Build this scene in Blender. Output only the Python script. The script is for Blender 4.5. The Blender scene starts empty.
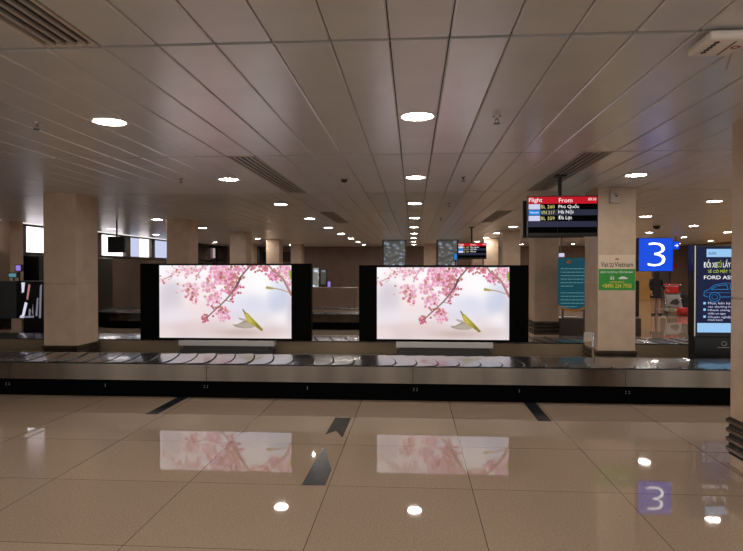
import bpy, math, random
import numpy as np
from mathutils import Vector, Matrix
random.seed(7)
C = bpy.context.scene.collection
PI = math.pi
# ---------------------------------------------------------------- camera model (also turns a pixel of a 743x551 frame into a point)
F_PX = 600.0; EYE = 1.6; CEIL = 2.77
psi = math.atan(41.5/600); pit = math.atan(7/600)
FW = Vector((-math.sin(psi)*math.cos(pit), math.cos(psi)*math.cos(pit), -math.sin(pit)))
RT = Vector((math.cos(psi), math.sin(psi), 0)); UP = RT.cross(FW)
def ray(px, py): return FW + RT*((px-371.5)/F_PX) + UP*((275.5-py)/F_PX)
def atY(px, py, Y):
    d = ray(px, py); return Vector((0,0,EYE)) + d*(Y/d.y)
def atZ(px, py, z):
    d = ray(px, py); return Vector((0,0,EYE)) + d*((z-EYE)/d.z)
cd = bpy.data.cameras.new('camera'); cam = bpy.data.objects.new('camera', cd); C.objects.link(cam)
cd.sensor_fit = 'HORIZONTAL'; cd.sensor_width = 36; cd.lens = 36*F_PX/743; cd.clip_end = 200
cam.location = (0,0,EYE); cam.rotation_euler = (PI/2-pit, 0, psi)
bpy.context.scene.camera = cam
vs = bpy.context.scene.view_settings
vs.view_transform = 'Standard'; vs.look = 'None'; vs.gamma = 1; vs.use_curve_mapping = False; vs.exposure = 0.0

# ---------------------------------------------------------------- materials
def lin(r, g, b):
    f = lambda c: (c/255/12.92 if c/255 <= .04045 else ((c/255+.055)/1.055)**2.4)
    return (f(r), f(g), f(b), 1)
def mat(name, col, rough=.5, metal=0, spec=.5, noise=0, nscale=8, bump=0, bscale=60, stretch=(1,1,1), coat=0):
    m = bpy.data.materials.new(name); m.use_nodes = True
    nt = m.node_tree; b = nt.nodes['Principled BSDF']
    b.inputs['Base Color'].default_value = col
    b.inputs['Roughness'].default_value = rough; b.inputs['Metallic'].default_value = metal
    b.inputs['Specular IOR Level'].default_value = spec
    b.inputs['Coat Weight'].default_value = coat
    if noise or bump:
        tc = nt.nodes.new('ShaderNodeTexCoord'); mp = nt.nodes.new('ShaderNodeMapping')
        mp.inputs['Scale'].default_value = stretch
        nt.links.new(tc.outputs['Object'], mp.inputs['Vector'])
    if noise:
        n = nt.nodes.new('ShaderNodeTexNoise'); n.inputs['Scale'].default_value = nscale; n.inputs['Detail'].default_value = 6
        nt.links.new(mp.outputs[0], n.inputs['Vector'])
        r = nt.nodes.new('ShaderNodeValToRGB'); e = r.color_ramp.elements
        e[0].position = .3; e[1].position = .72
        e[0].color = tuple(c*(1-noise) for c in col[:3])+(1,)
        e[1].color = tuple(min(1, c*(1+noise)) for c in col[:3])+(1,)
        nt.links.new(n.outputs['Fac'], r.inputs[0]); nt.links.new(r.outputs[0], b.inputs['Base Color'])
    if bump:
        n2 = nt.nodes.new('ShaderNodeTexNoise'); n2.inputs['Scale'].default_value = bscale
        nt.links.new(mp.outputs[0], n2.inputs['Vector'])
        bp = nt.nodes.new('ShaderNodeBump'); bp.inputs['Strength'].default_value = bump; bp.inputs['Distance'].default_value = .01
        nt.links.new(n2.outputs['Fac'], bp.inputs['Height']); nt.links.new(bp.outputs[0], b.inputs['Normal'])
    return m
def emis(name, col, s=1.0):
    m = bpy.data.materials.new(name); m.use_nodes = True
    b = m.node_tree.nodes['Principled BSDF']
    b.inputs['Base Color'].default_value = (.005,.005,.005,1); b.inputs['Roughness'].default_value = .3; b.inputs['Specular IOR Level'].default_value = .2
    b.inputs['Emission Color'].default_value = col; b.inputs['Emission Strength'].default_value = s
    return m
M = {}
M['stone'] = mat('beige_limestone', lin(202,177,153), .35, noise=.10, nscale=5, bump=.05, bscale=25)
M['stone_base'] = mat('dark_stone', lin(70,58,52), .3, noise=.2)
M['wall'] = mat('brown_wall', lin(120,98,84), .45, noise=.1, nscale=2)
M['wall_dark'] = mat('dark_wall', lin(88,74,66), .16, noise=.12, nscale=1.5)
M['wall_gold'] = mat('ochre_wall', lin(205,160,95), .4, noise=.08, nscale=2)
M['panel'] = mat('ceiling_metal', lin(216,215,214), .30, metal=.35, noise=.05, nscale=3, bump=.02, bscale=30)
M['panel_b'] = mat('ceiling_metal_perforated', lin(208,207,205), .38, metal=.3, noise=.05, nscale=3, bump=.05, bscale=300)
M['dark'] = mat('shadow_gap', lin(28,26,25), .8)
M['black'] = mat('black_plastic', lin(10,10,11), .35)
M['screenblack'] = mat('screen_black', lin(1,1,1), .5, spec=.05)
M['rubber'] = mat('belt_rubber', lin(46,44,44), .24, noise=.25, nscale=6, bump=.12, bscale=14, spec=.9, coat=.35)
M['steel'] = mat('brushed_steel', lin(128,119,110), .2, metal=1, noise=.35, nscale=1.5, bump=.6, bscale=1.4, stretch=(1.6,1.6,.05))  # stretched noise bands in the colour stand in for reflected vertical gleams
M['inner'] = mat('dull_steel_paint', lin(150,134,112), .4, metal=.3, noise=.12, nscale=2)
M['chrome'] = mat('chrome', lin(205,205,205), .2, metal=1)
M['kick'] = mat('kick_plate_black', lin(4,5,6), .55, spec=.03)
M['white'] = mat('white_plastic', lin(225,218,210), .4)
M['offwhite'] = mat('offwhite_paint', lin(190,178,165), .5)
M['grey'] = mat('grey_paint', lin(200,200,200), .5)
M['darkgrey'] = mat('dark_grey_paint', lin(62,62,64), .5)
M['grille'] = mat('vent_slat', lin(185,178,170), .4, metal=.4)
M['light'] = emis('downlight_glow', (1,.93,.86,1), 105)
M['fascia_mark'] = mat('pale_plug', lin(150,150,150), .4)
M['strip'] = mat('dark_floor_strip', lin(38,42,48), .2, noise=.15)
M['skin'] = mat('skin', lin(190,140,115), .5)
M['hair'] = mat('black_hair', lin(18,14,13), .5)
M['dress'] = mat('black_cloth', lin(20,18,20), .8)
M['red'] = mat('red_fabric', lin(190,26,22), .5)
M['redplastic'] = mat('red_plastic', lin(200,40,32), .4)
M['bagblack'] = mat('black_bag', lin(18,17,18), .6)
M['cloth_grey'] = mat('grey_panel', lin(160,160,160), .5)
M['teal'] = emis('teal_banner', lin(22,88,104), .55)
M['teal_text'] = emis('pale_teal_print', lin(110,160,165), .6)
M['gold'] = mat('gold_print', lin(200,140,60), .4)
M['banner_white'] = mat('banner_white', lin(200,190,175), .6)
M['e_white'] = emis('lit_white', lin(255,255,255), 1.0)
M['e_white2'] = emis('lit_white_strong', lin(255,255,255), 2.2)
M['e_blue'] = emis('lit_blue', lin(0,74,222), 1.0)
M['e_navy'] = emis('lit_navy', lin(6,18,56), 1.0)
M['e_pale'] = emis('lit_pale_blue', lin(150,198,240), 1.0)
M['e_lime'] = emis('lit_lime', lin(190,205,60), 1.0)
M['e_cyan'] = emis('lit_cyan', lin(35,130,200), 1.0)
M['e_red'] = emis('lit_red', lin(190,16,36), 1.0)
M['e_yellow'] = emis('lit_yellow', lin(225,215,130), .9)
M['e_lav'] = emis('lit_lavender', lin(205,205,235), 1.0)
M['e_row'] = emis('lit_row', lin(40,42,62), 1.0)
M['e_airline'] = emis('lit_airline_blue', lin(30,130,215), 1.0)
M['e_purple'] = emis('lit_purple', lin(150,125,215), 1.0)
M['e_tealsc'] = emis('lit_teal', lin(90,140,150), .9)
M['e_window'] = emis('daylight_glass', lin(250,240,245), 2.2)
M['e_window_pink'] = emis('daylight_curtain', lin(190,165,165), .9)
M['e_window_blue'] = emis('daylight_blue_glass', lin(198,205,235), 1.0)
M['e_streak'] = emis('painted_bright_reflection', lin(215,215,235), 1.0)
M['e_dimstreak'] = emis('painted_dim_reflection', lin(120,118,130), .9)
M['e_pink'] = emis('painted_pink_reflection', lin(185,130,130), .8)
M['green'] = mat('green_print', lin(40,150,50), .4)
M['cream'] = mat('cream_print', lin(225,205,180), .4)
M['ink'] = mat('dark_ink', lin(50,35,30), .5)
M['redink'] = mat('red_ink', lin(150,40,40), .5)
M['yellowink'] = mat('yellow_ink', lin(235,220,70), .5)
M['whiteink'] = mat('white_ink', lin(240,240,235), .5)
M['door'] = mat('grey_door', lin(95,88,82), .4)

def floor_mat():
    m = bpy.data.materials.new('polished_granite'); m.use_nodes = True
    nt = m.node_tree; b = nt.nodes['Principled BSDF']; N = nt.nodes.new; L = nt.links.new
    tc = N('ShaderNodeTexCoord'); sp = N('ShaderNodeSeparateXYZ'); L(tc.outputs['Object'], sp.inputs[0])
    def cell(out, off, size):
        a = N('ShaderNodeMath'); a.operation = 'SUBTRACT'; L(out, a.inputs[0]); a.inputs[1].default_value = off
        d = N('ShaderNodeMath'); d.operation = 'DIVIDE'; L(a.outputs[0], d.inputs[0]); d.inputs[1].default_value = size
        fl = N('ShaderNodeMath'); fl.operation = 'FLOOR'; L(d.outputs[0], fl.inputs[0])
        pp = N('ShaderNodeMath'); pp.operation = 'PINGPONG'; L(d.outputs[0], pp.inputs[0]); pp.inputs[1].default_value = .5
        return fl.outputs[0], pp.outputs[0]
    fx, px = cell(sp.outputs['X'], .43, 1.05); fy, py = cell(sp.outputs['Y'], 4.37, 1.03)
    mn = N('ShaderNodeMath'); mn.operation = 'MINIMUM'; L(px, mn.inputs[0]); L(py, mn.inputs[1])
    lt = N('ShaderNodeMath'); lt.operation = 'LESS_THAN'; L(mn.outputs[0], lt.inputs[0]); lt.inputs[1].default_value = .0028
    cb = N('ShaderNodeCombineXYZ'); L(fx, cb.inputs[0]); L(fy, cb.inputs[1])
    wn = N('ShaderNodeTexWhiteNoise'); wn.noise_dimensions = '3D'; L(cb.outputs[0], wn.inputs['Vector'])
    n = N('ShaderNodeTexNoise'); n.inputs['Scale'].default_value = 70; n.inputs['Detail'].default_value = 5; L(tc.outputs['Object'], n.inputs['Vector'])
    n2 = N('ShaderNodeTexNoise'); n2.inputs['Scale'].default_value = .8; L(tc.outputs['Object'], n2.inputs['Vector'])
    r = N('ShaderNodeValToRGB'); e = r.color_ramp.elements; e[0].position = .25; e[1].position = .75
    e[0].color = lin(158,137,117); e[1].color = lin(184,162,141); L(n.outputs['Fac'], r.inputs[0])
    v = N('ShaderNodeMath'); v.operation = 'MULTIPLY_ADD'; L(wn.outputs['Value'], v.inputs[0]); v.inputs[1].default_value = .10; v.inputs[2].default_value = .86
    v2 = N('ShaderNodeMath'); v2.operation = 'MULTIPLY_ADD'; L(n2.outputs['Fac'], v2.inputs[0]); v2.inputs[1].default_value = .16; L(v.outputs[0], v2.inputs[2])
    mx = N('ShaderNodeMix'); mx.data_type = 'RGBA'; mx.blend_type = 'MULTIPLY'; mx.inputs['Factor'].default_value = 1
    L(r.outputs[0], mx.inputs['A']); L(v2.outputs[0], mx.inputs['B'])
    jn = N('ShaderNodeMix'); jn.data_type = 'RGBA'; jn.inputs['B'].default_value = lin(102,84,70)
    L(lt.outputs[0], jn.inputs['Factor']); L(mx.outputs['Result'], jn.inputs['A'])
    L(jn.outputs['Result'], b.inputs['Base Color'])
    b.inputs['Roughness'].default_value = .03; b.inputs['Specular IOR Level'].default_value = .5
    n3 = N('ShaderNodeTexNoise'); n3.inputs['Scale'].default_value = 1.5; L(tc.outputs['Object'], n3.inputs['Vector'])
    bp = N('ShaderNodeBump'); bp.inputs['Strength'].default_value = .008; bp.inputs['Distance'].default_value = .02
    L(n3.outputs['Fac'], bp.inputs['Height']); L(bp.outputs[0], b.inputs['Normal'])
    return m
M['floor'] = floor_mat()
def shop_mat(k=.8):
    m = bpy.data.materials.new('lit_shelf_goods'); m.use_nodes = True
    nt = m.node_tree; b = nt.nodes['Principled BSDF']; N = nt.nodes.new; L = nt.links.new
    tc = N('ShaderNodeTexCoord'); v = N('ShaderNodeTexVoronoi'); v.inputs['Scale'].default_value = 7
    mp = N('ShaderNodeMapping'); mp.inputs['Scale'].default_value = (1,1,1.6); L(tc.outputs['Object'], mp.inputs[0]); L(mp.outputs[0], v.inputs['Vector'])
    sp = N('ShaderNodeSeparateColor'); L(v.outputs['Color'], sp.inputs[0])
    r = N('ShaderNodeValToRGB'); e = r.color_ramp.elements
    e[0].color = lin(84,84,80); e[1].color = lin(165,180,205); e[0].position = .45; e[1].position = .95
    x = r.color_ramp.elements.new(.7); x.color = lin(110,112,105)
    L(sp.outputs[0], r.inputs[0]); L(r.outputs[0], b.inputs['Emission Color']); b.inputs['Emission Strength'].default_value = k
    b.inputs['Base Color'].default_value = (.05,.05,.05,1)
    return m
M['shop'] = shop_mat(.6); M['shop_bright'] = shop_mat(2.0)

# ---------------------------------------------------------------- mesh builder
class MB:
    def __init__(s): s.v = []; s.f = []; s.m = []
    def add(s, vs, fs, mi=0):
        o = len(s.v); s.v += [tuple(v) for v in vs]; s.f += [tuple(i+o for i in f) for f in fs]; s.m += [mi]*len(fs)
    def box(s, x0, x1, y0, y1, z0, z1, mi=0, bev=0):
        if bev <= 0:
            vs = [(x,y,z) for z in (z0,z1) for y in (y0,y1) for x in (x0,x1)]
            s.add(vs, [(0,2,3,1),(4,5,7,6),(0,1,5,4),(2,6,7,3),(0,4,6,2),(1,3,7,5)], mi); return s
        import bmesh
        bm = bmesh.new(); bmesh.ops.create_cube(bm, size=1)
        for v in bm.verts: v.co = ((x0+x1)/2+v.co.x*(x1-x0), (y0+y1)/2+v.co.y*(y1-y0), (z0+z1)/2+v.co.z*(z1-z0))
        bmesh.ops.bevel(bm, geom=bm.edges[:], offset=bev, segments=2, affect='EDGES', profile=.5)
        bm.verts.index_update()
        s.add([v.co[:] for v in bm.verts], [[v.index for v in f.verts] for f in bm.faces], mi); bm.free(); return s
    def rod(s, a, b, r, n=12, mi=0, r2=None):
        a = Vector(a); b = Vector(b); d = (b-a).normalized(); t = Vector((0,0,1)) if abs(d.z) < .9 else Vector((1,0,0))
        u = d.cross(t).normalized(); w = d.cross(u); r2 = r if r2 is None else r2
        vs = [a+(u*math.cos(2*PI*i/n)+w*math.sin(2*PI*i/n))*r for i in range(n)]+[b+(u*math.cos(2*PI*i/n)+w*math.sin(2*PI*i/n))*r2 for i in range(n)]
        s.add(vs, [(i,(i+1)%n,(i+1)%n+n,i+n) for i in range(n)]+[tuple(range(n))[::-1], tuple(range(n,2*n))], mi); return s
    def tube(s, pts, r, n=8, mi=0):
        for a, b in zip(pts, pts[1:]): s.rod(a, b, r, n, mi)
        return s
    def lathe(s, c, prof, n=24, mi=0):      # prof: (radius, z)
        vs = [(c[0]+r*math.cos(2*PI*i/n), c[1]+r*math.sin(2*PI*i/n), c[2]+z) for r, z in prof for i in range(n)]
        fs = [(k*n+i, k*n+(i+1)%n, (k+1)*n+(i+1)%n, (k+1)*n+i) for k in range(len(prof)-1) for i in range(n)]
        s.add(vs, fs, mi); return s
    def ngonY(s, pts, y0, y1, mi=0):        # outline in x,z extruded from y0 (front) to y1
        n = len(pts); vs = [(x,y0,z) for x,z in pts]+[(x,y1,z) for x,z in pts]
        s.add(vs, [tuple(range(n)), tuple(range(n,2*n))[::-1]]+[(i,i+n,(i+1)%n+n,(i+1)%n) for i in range(n)], mi); return s
    def ngonZ(s, pts, z0, z1, mi=0):
        n = len(pts); vs = [(x,y,z0) for x,y in pts]+[(x,y,z1) for x,y in pts]
        s.add(vs, [tuple(range(n))[::-1], tuple(range(n,2*n))]+[(i,(i+1)%n,(i+1)%n+n,i+n) for i in range(n)], mi); return s
    def build(s, name, mats, parent=None, smooth=False, origin=None):
        if not isinstance(mats, (list, tuple)): mats = [mats]
        off = Vector((0,0,0))
        if parent is not None: off = world_loc(parent)
        elif origin is not None: off = Vector(origin)
        me = bpy.data.meshes.new(name); o_ = off
        if parent is not None and origin is not None: o_ = Vector(origin)
        me.from_pydata([(v[0]-o_.x, v[1]-o_.y, v[2]-o_.z) for v in s.v], [], s.f)
        for m_ in mats: me.materials.append(M[m_] if isinstance(m_, str) else m_)
        me.polygons.foreach_set('material_index', s.m)
        if smooth: me.polygons.foreach_set('use_smooth', [True]*len(s.f))
        import bmesh
        bm = bmesh.new(); bm.from_mesh(me); bmesh.ops.recalc_face_normals(bm, faces=bm.faces); bm.to_mesh(me); bm.free()
        me.update()
        ob = bpy.data.objects.new(name, me); C.objects.link(ob)
        ob.parent = parent
        ob.location = (o_-off) if parent is not None else o_
        return ob
def world_loc(o):
    l = Vector(o.location)
    while o.parent: o = o.parent; l += Vector(o.location)
    return l
def tag(o, label=None, cat=None, group=None, kind=None):
    if label: o['label'] = label
    if cat: o['category'] = cat
    if group: o['group'] = group
    if kind: o['kind'] = kind
    return o
def empty(name, loc, label=None, cat=None, group=None, kind=None):
    o = bpy.data.objects.new(name, None); o.empty_display_size = .1; C.objects.link(o); o.location = loc
    return tag(o, label, cat, group, kind)
def copy_tree(o, parent=None):
    c = o.copy(); C.objects.link(c); c.parent = parent
    for ch in list(o.children): copy_tree(ch, c)
    return c

# text turned into mesh: items (string, x0, x1, z0, z1, material index) on plane y facing -Y
def lettering(name, items, y, mats, parent, depth=.002, bold=0.0):
    for (t, x0, x1, z0, z1, mi) in items:
        mb = MB()
        cu = bpy.data.curves.new('text', 'FONT'); cu.body = t; cu.resolution_u = 3; cu.offset = bold
        to = bpy.data.objects.new('text', cu); C.objects.link(to)
        bpy.context.view_layer.update()
        dg = bpy.context.evaluated_depsgraph_get(); me = to.evaluated_get(dg).to_mesh()
        vs = [v.co.copy() for v in me.vertices]; fs = [tuple(p.vertices) for p in me.polygons]
        ax = min(v.x for v in vs); bx = max(v.x for v in vs); az = min(v.y for v in vs); bz = max(v.y for v in vs)
        mb.add([(x0+(v.x-ax)/(bx-ax)*(x1-x0), y, z0+(v.y-az)/(bz-az)*(z1-z0)) for v in vs], fs, 0)
        bpy.data.objects.remove(to); bpy.data.curves.remove(cu)
        o = mb.build(name, mats[mi], parent)
        md = o.modifiers.new('thick', 'SOLIDIFY'); md.thickness = depth; md.offset = 0

# ---------------------------------------------------------------- the setting
X0, X1, Y0, Y1 = -10.15, 14.2, -3.0, 32.0
tag(MB().box(X0, X1, Y0, Y1, -.05, 0).build('floor', 'floor'), kind='structure')
SW = .305; SX = -.12; JM = 3.08
vents = {(-6,0),(-6,2),(-6,4),(6,2),(6,4)}
cl = MB(); cl.box(X0, X1, Y0, Y1, CEIL+.06, CEIL+.12, 1)
kx0 = math.ceil((X0-SX)/SW); kx1 = math.floor((X1-SX)/SW)
rng = random.Random(3)
for k in range(kx0, kx1):
    for j in range(-1, 11):
        if (k, j) in vents: continue
        xa = SX+k*SW+.003; xb = xa+SW-.006; ya = max(Y0, j*JM+.019); yb = min(Y1-.01, (j+1)*JM-.019)
        if yb <= ya: continue
        dz = rng.uniform(-.0012, .0012); tl = rng.uniform(-.0010, .0010); c = .009
        pr = [(xa,CEIL+.022),(xa,CEIL+c*.7),(xa+c,CEIL+dz+tl),(xb-c,CEIL+dz-tl),(xb,CEIL+c*.7),(xb,CEIL+.022)]
        vs_ = [(x,ya,z) for x,z in pr]+[(x,yb,z) for x,z in pr]
        cl.add(vs_, [(i,i+1,i+7,i+6) for i in range(5)]+[(0,5,4,3,2,1),(6,7,8,9,10,11)], 2 if k % 2 == 0 and abs(k) < 3 else 0)
tag(cl.build('ceiling', ['panel','dark','panel_b']), kind='structure')
# back of the hall and right side
bw = MB(); bw.box(X0, X1, Y1, Y1+.2, 0, CEIL+.12)
tag(bw.build('wall_back', 'wall'), kind='structure')
tag(MB().box(X1, X1+.2, Y0, Y1, 0, CEIL+.12).build('wall_right', 'wall'), kind='structure')
tag(MB().box(X0-.2, X0, Y0, Y1, 0, 2.0).box(X0-.2, X0, Y0, 13.6, 2.0, CEIL+.12).box(X0-.2, X0, 26.4, Y1, 2.0, CEIL+.12)
    .build('wall_left', 'wall_dark'), kind='structure')
tag(MB().box(X0, X0+.05, 13.6, Y1, 1.96, 2.03).box(X0, X0+.04, 13.6, 26.4, CEIL-.06, CEIL-.005).build('trim_1', 'black'), kind='structure')
wins = [(13.65,15.05,'e_window_pink'),(15.12,17.6,'e_window'),(18.95,20.6,'e_window'),(20.95,21.9,'e_window_blue'),(21.9,22.7,'e_window'),(23.0,24.6,'e_window_blue'),(24.8,26.3,'e_window_pink')]
pv = 13.6
mul = MB()
for i, (a, b_, mm) in enumerate(wins):
    w = tag(MB().box(X0-.14, X0-.10, a, b_, 2.03, CEIL-.05).build('window_%d' % (i+1), mm), kind='structure')
    if a > pv+.001: mul.box(X0-.16, X0+.01, pv, a, 2.0, CEIL)
    pv = b_
mul.box(X0-.16, X0+.01, pv, 26.4, 2.0, CEIL)
tag(mul.build('trim_2', 'stone_base'), kind='structure')
# back wall: ochre area, doorway, glazed strip on the left
tag(MB().box(10.6, 12.3, Y1-.06, Y1, 0, 2.75).box(X1-.06, X1, 14.0, 30.5, 0, 2.75).build('trim_3', 'wall_gold'), kind='structure')
d = MB(); d.box(12.45, 12.52, Y1-.08, Y1, 0, 2.3).box(13.18, 13.25, Y1-.08, Y1, 0, 2.3).box(12.45, 13.25, Y1-.08, Y1, 2.3, 2.37)
dr = tag(d.build('door_1', 'stone_base'), kind='structure')
MB().box(12.53, 13.17, Y1-.06, Y1-.01, 0, 2.29).build('door_leaf', 'door', dr)
MB().box(12.6, 12.64, Y1-.1, Y1-.06, .95, 1.15).build('door_handle', 'chrome', dr)
# raised island between the two belt runs
tag(MB().box(-8.2, 7.2, 8.17, 9.64, 0, .22).build('floor_island', 'inner'), kind='structure')
# columns
def column(x, y, label, base=0, s=(.56,.64), h=CEIL+.02):
    r = empty('column', (x, y, base), label, 'column', 'stone clad columns', 'structure')
    w, dd = s; ww = w/2; hd = dd/2
    m = MB(); g = .004
    for (za, zb) in ((base, 1.36),(1.36+g, h)):
        m.box(x-ww, x+ww, y-hd, y+hd, za, zb, 0, .006)
    m.box(x-ww+.01, x+ww-.01, y-hd+.01, y+hd-.01, 1.35, 1.37)
    m.build('shaft', 'stone', r)
    gd = MB(); gd.box(x-ww-.006, x+ww+.006, y-hd-.006, y+hd+.006, .10, .40, 1)
    for k in range(4):
        z = .115+k*.075; e = .016
        for (sx, sy) in ((1,1),):
            pr = [(0,z),(e,z+.018),(e,z+.040),(0,z+.055)]
            vs_ = []
            for (o_, zz) in pr:
                a = ww+.006+o_; b_ = hd+.006+o_
                vs_ += [(x-a,y-b_,zz),(x+a,y-b_,zz),(x+a,y+b_,zz),(x-a,y+b_,zz)]
            gd.add(vs_, [(q*4+i, q*4+(i+1)%4, (q+1)*4+(i+1)%4, (q+1)*4+i) for q in range(3) for i in range(4)], 0)
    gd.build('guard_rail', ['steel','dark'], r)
    return r
ordn = ['first','second','third','fourth','fifth','sixth']
ys = [9.3, 14.15, 19.05, 23.8, 28.6]
for i, y in enumerate(ys):
    column(-5.47 if i == 0 else -5.55, y-(.02 if i == 0 else 0), 'beige stone column of the left row, %s from the front%s' % (ordn[i], ', rising between the two belt runs' if i == 0 else ' behind the left screen'), .22 if i == 0 else 0, (.53,.64))
    column(2.962 if i == 0 else 3.02, y, 'beige stone column of the right row, %s' % ['with the green poster on its front','directly behind the right screen edge','third from the front','fourth from the front','farthest back'][i], .22 if i == 0 else 0, (.54,.66))
column(2.885, 4.66, 'large beige stone column at the right edge, nearest the camera', 0, (.64,.76))
column(-10.0+.02-.0, 14.3, 'beige stone column at the far left edge by the windows', 0, (.28,.5))
for y in (28.6,): column(.8, y, 'far stone column seen between the second flight board and the downlights', 0)
column(-7.9, 28.6, 'distant narrow column in front of the left wall', 0)

# ---------------------------------------------------------------- ceiling fixtures
def make_light():
    r = empty('ceiling_light', (0,0,CEIL))
    MB().lathe((0,0,CEIL), [(.150,-.0015),(.148,-.008),(.128,-.010),(.118,-.004),(.116,.004)], 32).build('ring', 'white', r, True)
    n = 24; m = MB(); m.add([(.117*math.cos(2*PI*i/n), .117*math.sin(2*PI*i/n), CEIL-.004) for i in range(n)]+[(.117*math.cos(2*PI*i/n), .117*math.sin(2*PI*i/n), CEIL-.0025) for i in range(n)],
        [tuple(range(n))[::-1], tuple(range(n,2*n))]+[(i,(i+1)%n,(i+1)%n+n,i+n) for i in range(n)])
    m.build('diffuser', 'light', r)
    return r
L0 = make_light(); first = True
kcol = {-29:'far left line by the windows', -20:'line left of the left columns', -8:'line over the left screen', 0:'line over the right screen', 9:'line beside the right columns', 17:'line right of the number three sign', 25:'second line right of the number three sign', 33:'added third line right of the number three sign', 41:'added far right line'}  # last two lines are added to brighten the far right of the hall
for k, where in kcol.items():
    for j in range(-2, 9):
        x = SX+(k+.5)*SW; y = 4.63+3.09*j
        if y > 30: continue
        if j < 0 and abs(k) > 20: continue  # unseen rows behind the camera are added to light the column fronts
        if (k == -20 and j == 1) or (k == -29 and j < 4) or (k == 9 and j in (2,3)) or (k > 25 and j < 3): continue  # nearest light left of the columns is out of view, added as fill
        if abs(x+5.52) < .5 and any(abs(y-c) < .5 for c in ys): continue
        c = L0 if first else copy_tree(L0); first = False
        c.location = (x, y, CEIL)
        tag(c, 'round glowing ceiling downlight, %s, %s' % (where, (['added behind the camera','added farther behind the camera'][::-1]+['row nearest the camera','second row','third row','fourth row','fifth row','sixth row','seventh row','eighth row','ninth row'])[j+2]), 'ceiling light', 'recessed ceiling downlights')

def vent(k, j, label):
    xa = SX+k*SW+.004; xb = xa+SW-.008; ya = j*JM+.016; yb = (j+1)*JM-.016
    r = empty('ceiling_vent', ((xa+xb)/2, (ya+yb)/2, CEIL), label, 'ceiling vent', 'slotted ceiling vents')
    m = MB()
    m.box(xa, xa+.018, ya, yb, CEIL-.002, CEIL+.02).box(xb-.018, xb, ya, yb, CEIL-.002, CEIL+.02).box(xa+.018, xb-.018, ya, ya+.02, CEIL-.002, CEIL+.02).box(xa+.018, xb-.018, yb-.02, yb, CEIL-.002, CEIL+.02)
    m.build('frame', 'offwhite', r)
    MB().box(xa+.018, xb-.018, ya+.02, yb-.02, CEIL+.03, CEIL+.05).build('backing', 'dark', r)
    s_ = MB(); n = 4; wdt = (xb-xa-.036)
    for i in range(n):
        x = xa+.018+wdt*(i+.75)/(n+.5); s_.box(x-.011, x+.011, ya+.02, yb-.02, CEIL, CEIL+.014)
    s_.build('slats', 'grille', r)
vent(-6, 0, 'black slotted linear vent at the top left corner of the ceiling')
vent(-6, 2, 'black slotted linear vent above the right half of the left screen')
vent(-6, 4, 'small distant slotted vent over the gap between the screens')
vent(6, 2, 'black slotted linear vent just above the hanging flight board')
vent(6, 4, 'small distant slotted vent left of the hanging flight board')

def make_sprinkler():
    r = empty('sprinkler', (0,0,CEIL))
    MB().lathe((0,0,CEIL), [(.0,-.002),(.030,-.002),(.034,-.006),(.012,-.012),(.012,-.03),(.0,-.03)], 16).build('escutcheon', 'chrome', r, True)
    MB().rod((-.012,0,CEIL-.028),(-.012,0,CEIL-.058),.003,6).rod((.012,0,CEIL-.028),(.012,0,CEIL-.058),.003,6).build('frame_arms', 'darkgrey', r)
    MB().rod((0,0,CEIL-.057),(0,0,CEIL-.061),.026,14).build('deflector', 'darkgrey', r)
    return r
S0 = make_sprinkler()
for i, (x, y, lb) in enumerate([(-3.0,4.61,'left of the nearest left downlight'),(-3.0,7.6,'between the left column and the second left downlight'),(.64,4.67,'nearest one right of the middle downlights'),
        (.64,7.73,'second one right of the middle downlights'),(.64,10.8,'third one right of the middle downlights'),(.64,13.99,'fourth and farthest one right of the middle downlights')]):
    c = S0 if i == 0 else copy_tree(S0); c.location = (x, y, CEIL)
    tag(c, 'small metal ceiling sprinkler, '+lb, 'sprinkler', 'ceiling sprinklers')
sd = empty('smoke_detector', (-.89,7.73,CEIL), 'round white smoke detector on the ceiling above the gap between the screens', 'smoke detector')
MB().lathe((-.89,7.73,CEIL), [(0,-.002),(.06,-.002),(.058,-.02),(0,-.02)], 24).build('base', 'offwhite', sd, True)
MB().lathe((-.89,7.73,CEIL), [(0,-.0205),(.042,-.0205),(.036,-.05),(.018,-.058),(0,-.058)], 24).build('sensor_head', 'darkgrey', sd, True)
for (x, y, lb) in [(6.52,16.6,'black dome camera on the ceiling above the number three sign'),(4.6,9.0,'small dark dome camera on the ceiling near the right edge')][:1]:
    dc = empty('dome_camera', (x,y,CEIL), lb, 'security camera')
    MB().lathe((x,y,CEIL), [(0,-.002),(.11,-.002),(.11,-.03),(0,-.03)], 24).build('mount', 'offwhite', dc, True)
    MB().lathe((x,y,CEIL), [(.09,-.031),(.085,-.07),(.06,-.105),(.03,-.118),(0,-.12)], 24).build('dome', 'black', dc, True)

# wireless access point hanging at upper right
ap = empty('wireless_access_point', (1.54,3.15,CEIL-.06), 'white rounded box with dark marks fixed under the ceiling at the top right', 'access point')
MB().box(1.435, 1.65, 3.02, 3.28, CEIL-.060, CEIL-.014, 0, .016).build('housing', 'white', ap, True)
mk = MB()
for q in range(5): mk.box(1.475, 1.500, 3.06+q*.034, 3.082+q*.034, CEIL-.0614, CEIL-.0604, 0)
mk.box(1.484, 1.490, 3.05, 3.23, CEIL-.0612, CEIL-.0604, 0)
mk.build('printed_word', 'ink', ap)
MB().box(1.572, 1.580, 3.06, 3.25, CEIL-.0612, CEIL-.0604).build('printed_line', 'ink', ap)
MB().lathe((1.612,3.14,CEIL-.0606), [(.022,0),(.022,-.0008),(.012,-.0008),(.012,0)], 20).build('emblem', 'redink', ap)
MB().tube([(1.65,3.12,CEIL-.035),(1.74,3.14,CEIL-.03),(1.86,3.18,CEIL-.022),(1.99,3.20,CEIL-.012)], .007).build('cable', 'offwhite', ap)
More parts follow.
